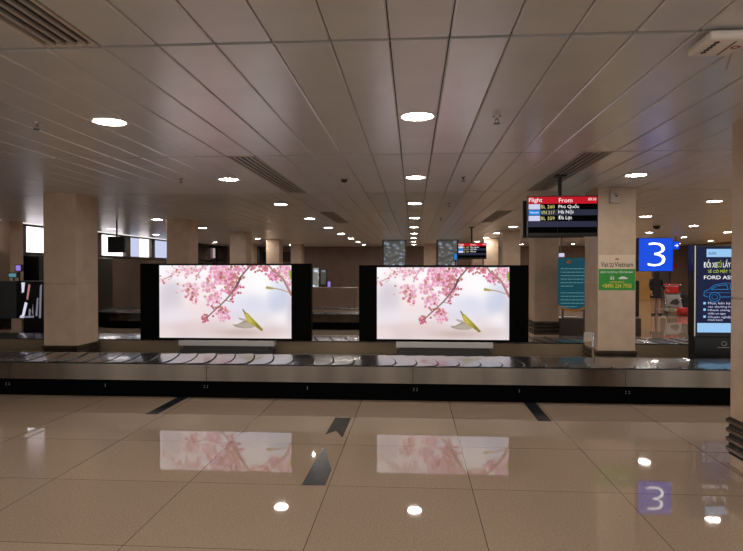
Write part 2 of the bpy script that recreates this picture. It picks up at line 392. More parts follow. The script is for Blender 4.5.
MB().tube([(1.64,3.20,CEIL-.04),(1.70,3.36,CEIL-.03),(1.80,3.6,CEIL-.02)], .006).build('strap', 'offwhite', ap)
MB().box(1.50, 1.58, 3.11, 3.19, CEIL-.014, CEIL-.001).build('bracket', 'grey', ap)

# ---------------------------------------------------------------- baggage carousel
def loop_pt(s, xl, xr, yc, R):
    st = xr-xl; arc = PI*R; T = 2*st+2*arc; s %= T
    if s < st: return Vector((xl+s, yc-R, 0)), Vector((1,0,0))
    s -= st
    if s < arc:
        a = -PI/2+s/R; return Vector((xr+R*math.cos(a), yc+R*math.sin(a), 0)), Vector((-math.sin(a), math.cos(a), 0))
    s -= arc
    if s < st: return Vector((xr-s, yc+R, 0)), Vector((-1,0,0))
    s -= st; a = PI/2+s/R
    return Vector((xl+R*math.cos(a), yc+R*math.sin(a), 0)), Vector((-math.sin(a), math.cos(a), 0))
def carousel(xl, xr, yc, R, W, top, label, detail=True):
    root = empty('baggage_carousel', ((xl+xr)/2, yc, 0), label, 'baggage carousel')
    st = xr-xl; T = 2*st+2*PI*R
    pitch = .26 if detail else .34; n = int(T/pitch); pitch = T/n
    mb = MB(); NS = 10
    for i in range(n):
        s0 = i*pitch; rows = []
        wob = random.uniform(-.003, .003)
        for (ds, dz) in ((0,-.020),(.012,-.001),(pitch*.5,.003),(pitch-.009,.008),(pitch-.005,-.020)):
            row = []
            for q in range(NS+1):
                u = q/NS            # 0 outer (front) .. 1 inner
                off = .17*(1-u*u*1.0)-.10*(max(0, .25-u)*4)**2*.5
                p, t = loop_pt(s0+ds+off, xl, xr, yc, R)
                nrm = Vector((-t.y, t.x, 0))
                d_ = -W/2+u*W
                crown = -.012*(2*u-1)**2
                row.append(p+nrm*d_+Vector((0,0,top+dz+crown+wob)))
            rows.append(row)
        vs_ = [v for r_ in rows for v in r_]; K = NS+1
        mb.add(vs_, [(a*K+q, a*K+q+1, (a+1)*K+q+1, (a+1)*K+q) for a in range(4) for q in range(NS)])
    b_ = mb.build('belt', 'rubber', root)
    def ring(name, mtl, ro, ri, z0, z1, seg=40):
        m = MB(); prof = [(ro,z0),(ro,z1),(ri,z1),(ri,z0)]
        ss = [0, st]+[st+PI*R*k/16 for k in range(1,17)]+[2*st+PI*R]+[2*st+PI*R+PI*R*k/16 for k in range(1,16)]
        pts = []
        for s in ss:
            p, t = loop_pt(s, xl, xr, yc, R); nn = Vector((t.y, -t.x, 0)); pts.append((p, nn))
        N_ = len(pts)
        vs_ = [p+nn*o_+Vector((0,0,z)) for (p, nn) in pts for (o_, z) in prof]
        m.add(vs_, [(i*4+q, i*4+(q+1)%4, ((i+1)%N_)*4+(q+1)%4, ((i+1)%N_)*4+q) for i in range(N_) for q in range(4)])
        return m.build(name, mtl, root)
    h = W/2
    ring('underlay', 'screenblack', h-.03, -h+.03, top-.05, top-.026)
    ring('shade_strip', 'black', h+.015, h-.04, top-.024, top-.012)  # black strip drawn for the shadow under the belt overhang
    ring('shade_strip', 'black', -h+.04, -h-.015, top-.024, top-.012)
    pl = top-.225
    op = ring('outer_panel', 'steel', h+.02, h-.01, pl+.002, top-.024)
    ip = ring('inner_panel', 'inner', -h+.01, -h-.02, .10, top-.024)
    kp = ring('kick_plate', 'kick', h+.012, h-.02, .0, pl)
    if detail:
        yf = yc-R-h-.02
        k = 0
        for xs in (-7.65,-5.1,-2.55,0,2.5,5.0):
            sm = MB(); sm.box(xs-.003, xs+.003, yf-.0012, yf+.002, pl+.005, top-.028); sm.build('seam', 'dark', op)
            for dx in (-.022,.022):
                for z in (pl+.03, top-.055):
                    MB().rod((xs+dx,yf-.003,z),(xs+dx,yf+.001,z),.006,10).build('screw', 'dark', op)
        yk = yc-R-h-.012
        for i, xs in enumerate((-6.4,-5.13,-3.85,-2.56,-1.29,.03,1.27,2.53,3.8)):
            for dx in ((-.02,.02) if i % 2 else (0,)):
                m = MB()
                for z in (.125,.148): m.rod((xs+dx,yk-.003,z),(xs+dx,yk+.001,z),.006,8)
                m.build('fixing_plug', 'fascia_mark', kp)
    return root
carousel(-8.2, 7.2, 8.9025, 1.2025, .85, .43, 'long baggage carousel with black overlapping belt plates and steel side panel across the hall')
carousel(-7.6, .9, 17.0, 1.0, .9, .42, 'second baggage carousel farther back, seen in the gap between the screens', False)

# ---------------------------------------------------------------- the picture on the two screens
def paint():
    Wp, Hp = 384, 224
    yy, xx = np.mgrid[0:Hp, 0:Wp].astype(float); asp = 673/375
    U = xx/(Wp-1); V = yy/(Hp-1)                      # V from the top
    img = np.ones((Hp, Wp, 3))*np.array([251,247,250])
    def blob(u, v, ru, rv, col, a=1.0, p=2):
        d_ = ((U-u)/ru)**2+((V-v)/rv)**2
        w = (a*np.exp(-d_**(p/2)))[..., None]
        img[:] = img*(1-w)+np.array(col)*w
    for t in [(.08,.5,.11,.33,(226,216,224),1.,4),(.3,.62,.16,.12,(232,214,212),.9,4),(.35,.8,.2,.07,(212,188,184),.8,4),(.1,.84,.1,.06,(208,186,186),.8,4),(.55,.68,.12,.08,(222,212,224),.8,4),(.84,.74,.12,.1,(228,218,226),.8,4),(.5,1.0,.9,.38,(230,216,216),1.),(.1,.45,.09,.28,(214,206,216),1.,4),(.0,.9,.12,.2,(232,214,214),.6),(.2,.9,.1,.2,(214,192,196),.6),(.75,.55,.3,.18,(214,214,235),.8),
              (.9,.42,.085,.26,(200,206,226),1.,5),(.92,.2,.09,.12,(222,225,240),.6),(.73,.47,.07,.08,(212,214,232),.8),(.25,.42,.08,.22,(250,228,222),.7),(.33,.6,.1,.2,(245,225,228),.6),
              (.38,.86,.13,.08,(222,198,198),.6),(.62,.92,.22,.07,(200,178,172),.9),(.88,.88,.1,.07,(216,198,196),.8),(.93,.72,.1,.1,(246,238,240),.9),(.17,.66,.12,.12,(238,226,234),.7),
              (.5,.57,.12,.1,(232,224,240),.6),(.99,.6,.03,.3,(205,195,205),.7),(.08,.7,.1,.1,(236,230,238),.6),(.78,.25,.12,.2,(254,252,253),.8),(.12,.12,.1,.1,(253,252,253),.8)]:
        blob(*t)
    def stroke(pts, w0, w1, col, a=1.0):
        pts = np.array(pts, float); n_ = 26
        seg = []
        for (p, q) in zip(pts, pts[1:]):
            for t in np.linspace(0, 1, n_, endpoint=False): seg.append(p+(q-p)*t)
        seg.append(pts[-1]); L_ = len(seg)
        for i, p in enumerate(seg):
            w = w0+(w1-w0)*i/L_
            cx, cy = p[0]*(Wp-1), p[1]*(Hp-1); r = w*Wp
            x0, x1 = int(max(0, cx-r-2)), int(min(Wp, cx+r+3)); y0, y1 = int(max(0, cy-r-2)), int(min(Hp, cy+r+3))
            if x1 <= x0 or y1 <= y0: continue
            dd = np.hypot(xx[y0:y1, x0:x1]-cx, yy[y0:y1, x0:x1]-cy)
            al = (np.clip(r+.5-dd, 0, 1)*a)[..., None]
            img[y0:y1, x0:x1] = img[y0:y1, x0:x1]*(1-al)+np.array(col)*al
    def poly(pts, col, a=1.0):
        pts = [(p[0]*(Wp-1), p[1]*(Hp-1)) for p in pts]
        acc = np.zeros((Hp, Wp))
        for ox, oy in ((-.25,-.25),(.25,-.25),(-.25,.25),(.25,.25)):
            ins = np.zeros((Hp, Wp), bool); X_ = xx+ox; Y_ = yy+oy; j = len(pts)-1
            for i in range(len(pts)):
                xi, yi = pts[i]; xj, yj = pts[j]
                if yi != yj:
                    ins ^= ((yi > Y_) != (yj > Y_)) & (X_ < (xj-xi)*(Y_-yi)/(yj-yi)+xi)
                j = i
            acc += ins/4
        al = (acc*a)[..., None]; img[:] = img*(1-al)+np.array(col)*al
    rn = random.Random(11)
    def flower(u, v, r, col, a=.85):
        th = rn.uniform(0, 6.3)
        for k in range(5):
            an = th+k*2*PI/5; pu = u+math.cos(an)*r*.6; pv_ = v+math.sin(an)*r*.6*asp
            c = [min(255, max(0, c_+rn.uniform(-16, 16))) for c_ in col]
            stroke([(pu,pv_),(pu+math.cos(an)*r*.3, pv_+math.sin(an)*r*.3*asp)], r*.42, r*.35, c, a*.35)
        stroke([(u,v),(u,v)], r*.2, r*.2, (176,90,110), .25)
    def cluster(u, v, ru, rv, n_, cols, r=.014, a=.85):
        blob(u, v, ru*.75, rv*.75, (244,206,222), .55)
        r *= .66
        for _ in range(int(n_*1.05)):
            x_ = rn.gauss(u, ru*.5); y_ = rn.gauss(v, rv*.5)
            flower(x_, y_, r*rn.uniform(.7, 1.3), rn.choice(cols), a)
    P1 = [(238,176,204),(230,156,188),(246,204,220),(222,150,180)]; P2 = [(244,214,222),(240,200,212),(232,186,198),(214,176,170)]; P3 = [(196,112,130),(176,100,100),(190,132,108)]; P4 = [(222,110,160),(232,130,175)]
    br = (132,96,88)
    # faint twigs at upper left, then the blossom, then the main twig
    stroke([(0,.21),(.05,.18),(.1,.13),(.13,.07),(.2,.04)], .004, .003, (190,150,150)); stroke([(.28,.2),(.3,.11),(.33,.04),(.37,0)], .004, .002, (160,140,135))
    cluster(.03,.22,.06,.06,10,P2+P3,.010); cluster(.13,.1,.09,.08,16,P2+P3,.010)
    cluster(.24,.07,.07,.10,34,P1+P2,.015); cluster(.2,.02,.07,.04,12,P2,.012)
    cluster(.25,.38,.06,.14,56,P1+P2+P3,.014); cluster(.22,.3,.07,.08,18,P2+P3,.012)
    cluster(.36,.28,.07,.10,40,P1+P2,.015); cluster(.42,.45,.07,.10,46,P1+P2,.015)
    cluster(.48,.12,.09,.16,110,P1,.017); cluster(.55,.18,.09,.14,70,P1+P3,.016); cluster(.44,.02,.06,.05,24,P1,.015); cluster(.56,.33,.06,.08,34,P1+P3,.014)
    cluster(.6,.05,.06,.06,30,P1+P3,.013); cluster(.48,.68,.05,.09,40,P1+P2,.015); cluster(.46,.6,.06,.06,18,P1+P3,.012)
    cluster(.88,.14,.05,.07,46,P4+P1+P3,.013); cluster(.72,.03,.05,.04,22,P4+P3,.012); cluster(.8,.04,.04,.05,20,P4+P3,.012)
    cluster(.97,.12,.05,.14,40,P1+P2,.014); cluster(.95,.03,.05,.04,20,P1,.014); cluster(.35,.73,.025,.05,18,P3+P4,.009)
    stroke([(.70,-.01),(.665,.06),(.62,.16),(.585,.28),(.56,.36),(.52,.45),(.47,.54),(.42,.62),(.38,.69),(.355,.72)], .0065, .004, br)
    stroke([(.62,.16),(.605,.24),(.585,.31)], .005, .004, (80,62,62))
    for (a_, b_) in [((.56,.36),(.555,.46)),((.47,.54),(.44,.5)),((.42,.62),(.40,.56)),((.38,.69),(.345,.68)),((.38,.69),(.35,.77)),((.5,.48),(.56,.5)),((.585,.28),(.64,.3)),((.36,.72),(.33,.74))]:
        stroke([a_, b_], .003, .002, (150,100,95)); stroke([b_, b_], .008, .008, (190,90,115), .9)
    for (u, v) in [(.345,.75),(.37,.76),(.335,.78),(.62,.3),(.41,.7),(.545,.47),(.28,.5),(.24,.47),(.7,.06),(.73,.09),(.78,.08),(.81,.12)]: stroke([(u,v),(u,v)], .008, .007, (196,88,118), .85)
    for (u, v) in [(.42,.3),(.5,.3),(.53,.05),(.37,.2),(.46,.57),(.22,.33),(.56,.22),(.36,.68),(.92,.2),(.87,.05),(.76,.06)]: stroke([(u,v),(u+.01,v+.015)], .007, .004, (170,130,80), .7)
    stroke([(.83,-.01),(.86,.07),(.9,.12),(.94,.19),(.97,.29),(1.0,.40)], .006, .009, (172,122,122)); stroke([(.9,.12),(.92,.05),(.915,0)], .003, .003, (180,140,130))
    stroke([(.86,.31),(.92,.33),(.985,.37)], .004, .003, (178,140,110)); stroke([(.82,.305),(.86,.315)], .011, .007, (172,160,84)); stroke([(.99,.09),(1,.17)], .011, .011, (150,170,70), .9)
    # small yellow green bird
    poly([(.555,.81),(.59,.812),(.62,.785),(.65,.75),(.68,.75),(.72,.78),(.74,.83),(.70,.86),(.65,.865),(.605,.855),(.575,.84)], (158,146,132))
    poly([(.60,.715),(.63,.725),(.655,.735),(.66,.76),(.62,.755),(.605,.735)], (176,170,168))
    poly([(.585,.828),(.63,.80),(.67,.78),(.72,.80),(.72,.85),(.66,.86)], (182,170,155), .8)
    poly([(.638,.61),(.65,.635),(.675,.66),(.70,.71),(.735,.77),(.765,.83),(.79,.885),(.778,.90),(.75,.865),(.712,.82),(.675,.775),(.655,.72),(.645,.66)], (172,158,48))
    poly([(.65,.65),(.672,.67),(.69,.72),(.71,.77),(.69,.79),(.665,.76),(.652,.71)], (196,184,92), .8)
    poly([(.72,.77),(.755,.82),(.79,.88),(.775,.90),(.74,.85)], (128,116,40), .8)
    stroke([(.636,.605),(.646,.635)], .003, .005, (110,90,50)); stroke([(.655,.655),(.655,.655)], .004, .004, (60,55,30))
    return np.clip(img, 0, 255)/255, Wp, Hp
IMG, WP, HP = paint()
def pic_material():
    m = bpy.data.materials.new('screen_picture'); m.use_nodes = True
    nt = m.node_tree; b = nt.nodes['Principled BSDF']; b.inputs['Base Color'].default_value = (.01,.01,.01,1); b.inputs['Roughness'].default_value = .5
    a = nt.nodes.new('ShaderNodeVertexColor'); a.layer_name = 'picture'
    nt.links.new(a.outputs['Color'], b.inputs['Emission Color']); b.inputs['Emission Strength'].default_value = 1.0
    return m
PM = pic_material()
def picture(x0, x1, z0, z1, y, parent):
    xs = np.linspace(x0, x1, WP); zs = np.linspace(z1, z0, HP)
    base = world_loc(parent)
    gx, gz = np.meshgrid(xs, zs); co = np.stack([gx-base.x, np.full_like(gx, y-base.y), gz-base.z], -1).reshape(-1, 3)
    i = np.arange(WP*HP).reshape(HP, WP)
    f = np.stack([i[1:, :-1], i[1:, 1:], i[:-1, 1:], i[:-1, :-1]], -1).reshape(-1, 4)
    me = bpy.data.meshes.new('picture'); me.from_pydata(co.tolist(), [], f.tolist()); me.materials.append(PM)
    ca = me.color_attributes.new('picture', 'FLOAT_COLOR', 'POINT')
    l = np.where(IMG <= .04045, IMG/12.92, ((IMG+.055)/1.055)**2.4)
    ca.data.foreach_set('color', np.concatenate([l, np.ones((HP, WP, 1))], -1).reshape(-1).astype(np.float32))
    o = bpy.data.objects.new('picture', me); C.objects.link(o); o.parent = parent
    return o
def screen(a, b, pa, pb, fa, fb, y, label):
    (x0, z1), (x1, z0) = a, b
    r = empty('display_screen', ((x0+x1)/2, y+.06, .22), label, 'screen', 'large video screens on the carousel island')
    MB().box(x0, x1, y, y+.12, z0, z1, 0, .004).build('cabinet', 'screenblack', r)
    picture(pa[0], pb[0], pb[1], pa[1], y-.003, r)
    e = .008
    MB().box(pa[0]-e, pb[0]+e, y-.002, y, pb[1]-e, pa[1]+e).build('bezel', 'darkgrey', r)
    MB().box(fa, fb, y-.02, y+.16, .30+.06, z0-.002, 0, .004).box((fa+fb)/2-.7, (fa+fb)/2+.7, y+.0, y+.1, .30, .36, 1).build('stand', ['grey','darkgrey'], r)
    MB().box(fa+.02, fb-.02, y-.01, y+.20, .22, .30).build('foot_plate', 'darkgrey', r)
    return r
yS = 9.42
p = lambda x, y: (lambda v: (v.x, v.z))(atY(x, y, yS))
screen(p(140,263.6), p(311.3,341.0), p(159.4,265.4), p(291.4,338.6), p(179,350)[0], p(274,350)[0], yS, 'left one of the two large screens showing pink blossom and a yellow bird')
screen(p(359,265.2), p(528.5,342.6), p(377,267.4), p(509,340), p(396,350)[0], p(493,350)[0], yS, 'right one of the two large screens showing pink blossom and a yellow bird')

# ---------------------------------------------------------------- hanging flight board
def flight_board(loc, w, h, dep, label, scale=1.0, full=True):
    x, y, z = loc       # centre
    r = empty('flight_board', (x, y, z-h/2), label, 'flight information screen', 'hanging flight information screens')
    x0 = x-w/2; x1 = x+w/2; z0 = z-h/2; z1 = z+h/2
    MB().box(x0, x1, y, y+.05, z0, z1, 0, .006).box(x0-.01, x1-.1, y+dep-.05, y+dep, z0+.0, z1-.03, 0, .006).box(x-.12, x+.12, y+.05, y+dep-.05, z0+.1, z1-.1).build('housing', 'black', r)
    MB().box(x-.02, x+.02, y+dep/2-.02, y+dep/2+.02, z1-.12, CEIL-.012).box(x-.07, x+.07, y+dep/2-.07, y+dep/2+.07, CEIL-.02, CEIL-.003).build('pole', 'black', r)
    sc = MB(); a = x0+.012; b_ = x1-.012; t = z1-.012; H_ = h-.05
    hd = .155*H_/.45; rw = H_*.14
    yy = y-.002
    sc.box(a, b_, yy, y-.0001, t-H_*.19, t, 0)
    for i in range(5):
        zt = t-H_*.19-i*H_*.158; sc.box(a, b_, yy, y-.0001, zt-H_*.158, zt, 1 if i % 2 else 2)
    xm = x0+w*.43
    sc.box(xm-.002, xm+.001, yy-.001, y-.0005, t-H_*.97, t, 3)
    for i in range(3):
        zt = t-H_*.19-i*H_*.158; sc.box(a+.002, a+w*.165, yy-.0015, y-.0005, zt-H_*.15, zt-.004, 4 if i != 1 else 5)
    sc.build('screen', ['e_red','e_row','screenblack','darkgrey','e_lav','e_airline'], r)
    z_ = lambda f0, f1: (t-H_*f1, t-H_*f0)
    it = []
    def put(s, fx0, fx1, f0, f1, mi): zz = z_(f0, f1); it.append((s, x0+w*fx0, x0+w*fx1, zz[0], zz[1], mi))
    put('Flight', .02, .21, .03, .175, 0); put('From', .445, .635, .04, .155, 0); put('09:10', .86, .97, .04, .11, 0)
    rows = [('BL 260','Phú Quốc'),('VN 217','Hà Nội'),('BL 359','Đà Lạt')]
    wd = [.29,.21,.19]
    for i, (f_, c_) in enumerate(rows):
        b0 = .19+i*.158
        put(f_, .19, .385, b0+.035, b0+.125, 1); put(c_, .44, .44+wd[i], b0+.01, b0+.135, 0)
    if full: put('Bamboo', .03, .16, .19+.158+.05, .19+.158+.10, 0)
    it = [(s if s != 'Bamboo' else 'Vietnam', *q) for (s, *q) in it]
    lettering('lettering', it, y-.005, ['e_white','e_yellow'], r, .001, .0)
    return r
a = atY(527.5,196,7.55); b = atY(598,236.5,7.55)
flight_board(((a.x+b.x)/2, 7.55, (a.z+b.z)/2), b.x-a.x, a.z-b.z, .30, 'large hanging flight board with red header listing three flights, right of centre')
a = atY(458,243,17); b = atY(486.5,259,17)
flight_board(((a.x+b.x)/2, 17, (a.z+b.z)/2), b.x-a.x, a.z-b.z, .30, 'small distant flight board with red header hanging above the right screen', full=False)

# ---------------------------------------------------------------- number sign
yN = 9.14
a = atY(638.5,238,yN); b = atY(673,271.5,yN)
ns = empty('number_sign', ((a.x+b.x)/2, yN+.05, b.z), 'square glowing blue sign with a white number three beside the right column', 'sign')
MB().box(a.x, b.x, yN+.002, yN+.1, b.z, a.z, 0, .004).build('box', 'black', ns)
MB().box(a.x+.008, b.x-.006, yN-.003, yN+.001, b.z+.008, a.z-.006).build('lit_face', 'e_blue', ns)
w_ = b.x-a.x; h_ = a.z-b.z
lettering('lettering', [('3', a.x+w_*.27, a.x+w_*.77, b.z+h_*.16, b.z+h_*.86, 0)], yN-.007, ['e_white2'], ns, .003, -.022)
MB().box(3.245, a.x+.002, yN+.03, yN+.07, b.z+.1, b.z+.16).box(3.245, a.x+.002, yN+.03, yN+.07, a.z-.16, a.z-.1).build('bracket', 'black', ns)

# ---------------------------------------------------------------- advertising light box at the right
yL = 8.75; q = lambda x, y: (lambda v: (v.x, v.z))(atY(x, y, yL))
xl, zt = q(693.5,245); xr = xl+1.02
lb = empty('advertising_light_box', ((xl+xr)/2, yL+.12, .22), 'tall glowing dark blue light box advertising cars, at the right behind the near column', 'light box')
MB().box(xl, xr, yL, yL+.17, q(700,337)[1], zt, 0, .008).build('cabinet', 'black', lb)
MB().box(xl+.02, xr-.02, yL-.02, yL+.19, .22, q(700,337)[1]-.002, 0, .006).build('base', 'black', lb)
MB().box(xl+.012, xl+.026, yL-.012, yL-.001, q(700,336)[1], zt-.01).box(xr-.026, xr-.012, yL-.012, yL-.001, q(700,336)[1], zt-.01).build('edge_trim', 'chrome', lb)
sx0 = q(697.3,300)[0]; sx1 = xr-.04; f = MB()
f.box(sx0, sx1, yL-.004, yL-.0005, q(700,333)[1], q(700,247)[1], 0)
f.box(sx0, sx1, yL-.006, yL-.0035, q(700,332.3)[1], q(700,323)[1], 1)
f.box(q(706.5,250)[0], q(706.5,250)[0]+.62, yL-.006, yL-.0035, q(706,257)[1], q(706,249)[1], 1)
for yy_ in (303.2,309.6,316.6):
    c0 = q(703.2,yy_); f.box(c0[0], c0[0]+.032, yL-.006, yL-.0035, c0[1]-.016, c0[1]+.016, 1)
f.build('lit_poster', ['e_navy','e_pale'], lb)
it = []
def T(s, xa, w, y0, y1, mi): it.append((s, q(xa,300)[0], q(xa,300)[0]+w, q(720,y1)[1], q(720,y0)[1], mi))
T('ĐỔI XE', 703.2, .185, 259.5, 267.6, 0); T('CŨ', 716.9, .058, 260.2, 267.4, 1); T('LẤY XE MỚI', 722.6, .31, 259.5, 267.4, 0)
T('SẼ CÓ MẶT TẠI NHÀ BẠN', 707.8, .60, 269, 273.6, 1); T('FORD ASSURED', 703.6, .62, 275.6, 279.2, 0)
T('KLEVA', 708.3, .10, 252, 254.6, 3)
T('Mua, bán ký gửi xe', 707.8, .48, 301.6, 305.0, 2); T('các thương hiệu khác', 707.8, .50, 305.6, 308.2, 2)
T('Nhanh chóng, định giá', 707.8, .50, 308.9, 311.6, 2); T('nhận xe ngay', 707.8, .24, 312.3, 315, 2)
T('Chuyên nghiệp, minh', 707.8, .46, 315.8, 318.6, 2); T('minh bạch', 707.8, .20, 319.0, 321.2, 2)
lettering('lettering', it, yL-.0075, ['e_white','e_lime','e_lav','e_navy'], lb, .001, .0)
# car outline drawn in cyan
cx0 = q(703.5,290)[0]; cz = q(705,299)[1]
out = [(0,.05),(.01,.11),(.07,.135),(.15,.20),(.30,.225),(.50,.215),(.62,.14),(.72,.12),(.76,.07),(.74,.03),(.66,.03)]
cm = MB()
def line(pts, r=.0035):
    cm.tube([(cx0+x_, yL-.008, cz+z_) for x_, z_ in pts], r, 6)
line(out); line([(0,.05),(.06,.03)]); line([(.24,.03),(.50,.03)]); line([(.10,.135),(.18,.185),(.31,.20),(.33,.135),(.10,.135)]); line([(.36,.135),(.36,.20),(.50,.195),(.58,.14),(.36,.135)])
for wx in (.15,.58): line([(wx+.075*math.cos(a_*PI/8), .03+.065*math.sin(a_*PI/8)) for a_ in range(17)]); line([(wx+.04*math.cos(a_*PI/6), .03+.035*math.sin(a_*PI/6)) for a_ in range(13)], .002)
line([(.03,.09),(.72,.09)], .002)
cm.build('car_drawing', 'e_cyan', lb)
lg = MB(); c0 = q(723.3,343.5)
for a_ in range(8):
    t0 = a_*PI/4+.2; t1 = t0+.55; lg.tube([(c0[0]+.035*math.cos(t0), yL-.024, c0[1]+.03*math.sin(t0)), (c0[0]+.035*math.cos(t1), yL-.024, c0[1]+.03*math.sin(t1))], .004, 6)
lg.box(c0[0]-.09, c0[0]+.07, yL-.0225, yL-.0205, c0[1]-.056, c0[1]-.051)
lg.build('emblem', 'grey', lb)

# ---------------------------------------------------------------- on the right column
yc_ = 8.98; q2 = lambda x, y: (lambda v: (v.x, v.z))(atY(x, y, yc_-.01))
ps = empty('poster', (3.0, yc_-.006, 1.28), 'cream and green poster with a phone number on the right column', 'poster')
a = q2(598.8,255); b = q2(635,290.3); mid = q2(610,269)[1]
MB().box(a[0], b[0], yc_-.012, yc_-.002, mid, a[1], 0).box(a[0], b[0], yc_-.012, yc_-.002, b[1], mid, 1).build('board', ['cream','green'], ps)
W_ = b[0]-a[0]
X_ = lambda f: a[0]+W_*f
lettering('lettering', [('Visit', X_(.06), X_(.27), q2(600,267)[1], q2(600,262)[1], 0), ('to', X_(.29), X_(.41), q2(600,267.4)[1], q2(600,262)[1], 1), ('Vietnam', X_(.43), X_(.94), q2(600,267)[1], q2(600,262)[1], 0),
    ('DỊCH VỤ ĐÓN & TIỄN SÂN BAY', X_(.05), X_(.95), q2(600,273.6)[1], q2(600,270.2)[1], 2), ('+8490 234 7958', X_(.10), X_(.90), q2(600,288)[1], q2(600,283.6)[1], 3), ('HOTLINE SERVICE', X_(.30), X_(.70), q2(600,282.7)[1], q2(600,281.3)[1], 3)],
    yc_-.0135, ['ink','redink','whiteink','yellowink'], ps, .0008, .008)
ic = MB(); c0 = (X_(.5), q2(600,259.5)[1])
for k in range(7):
    an = -.2+k*.55; ic.rod((c0[0], yc_-.014, c0[1]), (c0[0]+.032*math.cos(an), yc_-.014, c0[1]+.022*math.sin(an)), .003, 6, 0)
zc = q2(600,277.8)[1]
for dx in (-.02, .012): ic.rod((X_(.38)+dx, yc_-.014, zc+.022), (X_(.38)+dx, yc_-.014, zc+.030), .006, 8, 1); ic.box(X_(.38)+dx-.008, X_(.38)+dx+.008, yc_-.0145, yc_-.0125, zc-.028, zc+.014, 1)
ic.ngonY([(X_(.55),zc-.018),(X_(.80),zc-.018),(X_(.80),zc-.002),(X_(.75),zc+.004),(X_(.71),zc+.018),(X_(.62),zc+.018),(X_(.58),zc+.002),(X_(.55),zc-.002)], yc_-.0145, yc_-.0125, 1)
ic.build('icons', ['redink','whiteink'], ps)
a = q2(609.3,188.5); b = q2(619.2,203.4)
sp = empty('wall_speaker', ((a[0]+b[0])/2, yc_, b[1]), 'small off-white box unit mounted high on the right column above the poster', 'wall unit')
MB().box(a[0], b[0], yc_-.065, yc_-.002, b[1], a[1]-.03, 0, .008).build('housing', 'offwhite', sp, True)
MB().ngonY([(a[0]+.05,b[1]+.115),(b[0]-.03,b[1]+.115),(b[0]-.06,b[1]+.09)], yc_-.069, yc_-.064).box(a[0]+.03, b[0]-.03, yc_-.067, yc_-.064, b[1]+.135, b[1]+.141).build('printed_mark', 'ink', sp)
MB().rod(((a[0]+b[0])/2, yc_-.03, a[1]-.032), ((a[0]+b[0])/2, yc_-.03, CEIL-.015), .008).rod(((a[0]+b[0])/2+.02, yc_-.03, a[1]-.032), ((a[0]+b[0])/2+.02, yc_-.03, CEIL-.015), .008).build('conduit', 'offwhite', sp)
# steel guard post at the foot of the right column
yy_ = 8.86; a = atY(593,331,yy_); 
gp = empty('guard_post', (a.x, yy_, .22), 'short pale steel post standing at the foot of the right column', 'post')
MB().rod((a.x, yy_, .23), (a.x, yy_, a.z), .018, 14).build('post', 'chrome', gp, True)
MB().box(a.x-.13, a.x-.012, yy_-.015, yy_+.015, a.z-.15, a.z-.02, 0, .005).build('plate', 'offwhite', gp)
MB().rod((a.x, yy_, .221), (a.x, yy_, .232), .05, 16).build('base_plate', 'chrome', gp)

# ---------------------------------------------------------------- dark strips inlaid in the floor
def strip(pts, label):
    m = MB(); m.ngonZ(pts, .0006, .0030)
    c = (sum(x for x, _ in pts)/len(pts), sum(y for _, y in pts)/len(pts), .0006)
    tag(m.build('floor_strip', 'strip', None, False, c), label, 'floor marking', 'dark strips on the floor')
strip([(-2.93,6.39),(-2.80,6.39),(-2.77,7.30),(-2.92,7.30),(-2.92,7.5),(-2.79,7.5)][:2]+[(-2.78,7.5),(-2.91,7.5)], 'dark strip on the floor running from the carousel, below the left screen')
strip([(1.31,6.38),(1.45,6.38),(1.46,7.5),(1.32,7.5)], 'dark strip on the floor running from the carousel, below the right screen')
strip([(-.84,5.72),(-.755,5.86),(-.665,5.62),(-.66,6.37),(-.83,6.37)], 'short dark four sided patch on the floor between the screens')
strip([(-.82,4.37),(-.645,4.38),(-.645,4.72),(-.80,5.34)], 'dark triangular patch on the floor between the screens, nearest the camera')

# ---------------------------------------------------------------- left background
def box_thing(name, label, cat, mb, mats, origin, group=None):
    return tag(mb.build(name, mats, None, False, origin), label, cat, group)
yk = 11.9; q3 = lambda x, y: (lambda v: (v.x, v.z))(atY(x, y, yk))
a = q3(17,281); b = q3(46,318.5); e0 = q3(-6,281)
ks = empty('display_cabinet', ((a[0]+b[0])/2-.2, yk+.2, 0), 'large black glossy display cabinet with painted window reflections, behind the left column', 'display')
MB().box(a[0], b[0], yk, yk+.12, b[1], a[1], 0, .006).build('screen_housing', 'black', ks)
w = MB(); w.ngonZ([(a[0]-.01,yk),(a[0]-.01,yk+.12),(e0[0],yk+.02),(e0[0],yk-.10)], b[1]+.0, a[1]); w.build('side_screen', 'black', ks)
MB().box(a[0]-.15, a[0]+.06, yk+.03, yk+.25, 0, b[1]-.002, 0).box(a[0]+.1, b[0], yk+.05, yk+.25, 0, b[1]-.002, 1).build('pedestal', ['stone','black'], ks)
st_ = MB()  # glowing shapes stand in for window reflections on the glossy screen
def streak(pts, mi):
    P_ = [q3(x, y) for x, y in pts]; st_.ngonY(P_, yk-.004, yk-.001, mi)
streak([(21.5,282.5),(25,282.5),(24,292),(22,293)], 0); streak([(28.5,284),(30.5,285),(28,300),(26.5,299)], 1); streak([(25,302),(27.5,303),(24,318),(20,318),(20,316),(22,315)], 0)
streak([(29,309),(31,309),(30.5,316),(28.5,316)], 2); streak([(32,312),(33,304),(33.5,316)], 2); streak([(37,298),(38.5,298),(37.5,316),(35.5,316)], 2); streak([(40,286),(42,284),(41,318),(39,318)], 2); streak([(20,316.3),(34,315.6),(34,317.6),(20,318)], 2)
st_.build('painted_reflections', ['e_streak','e_pink','e_dimstreak'], ks)
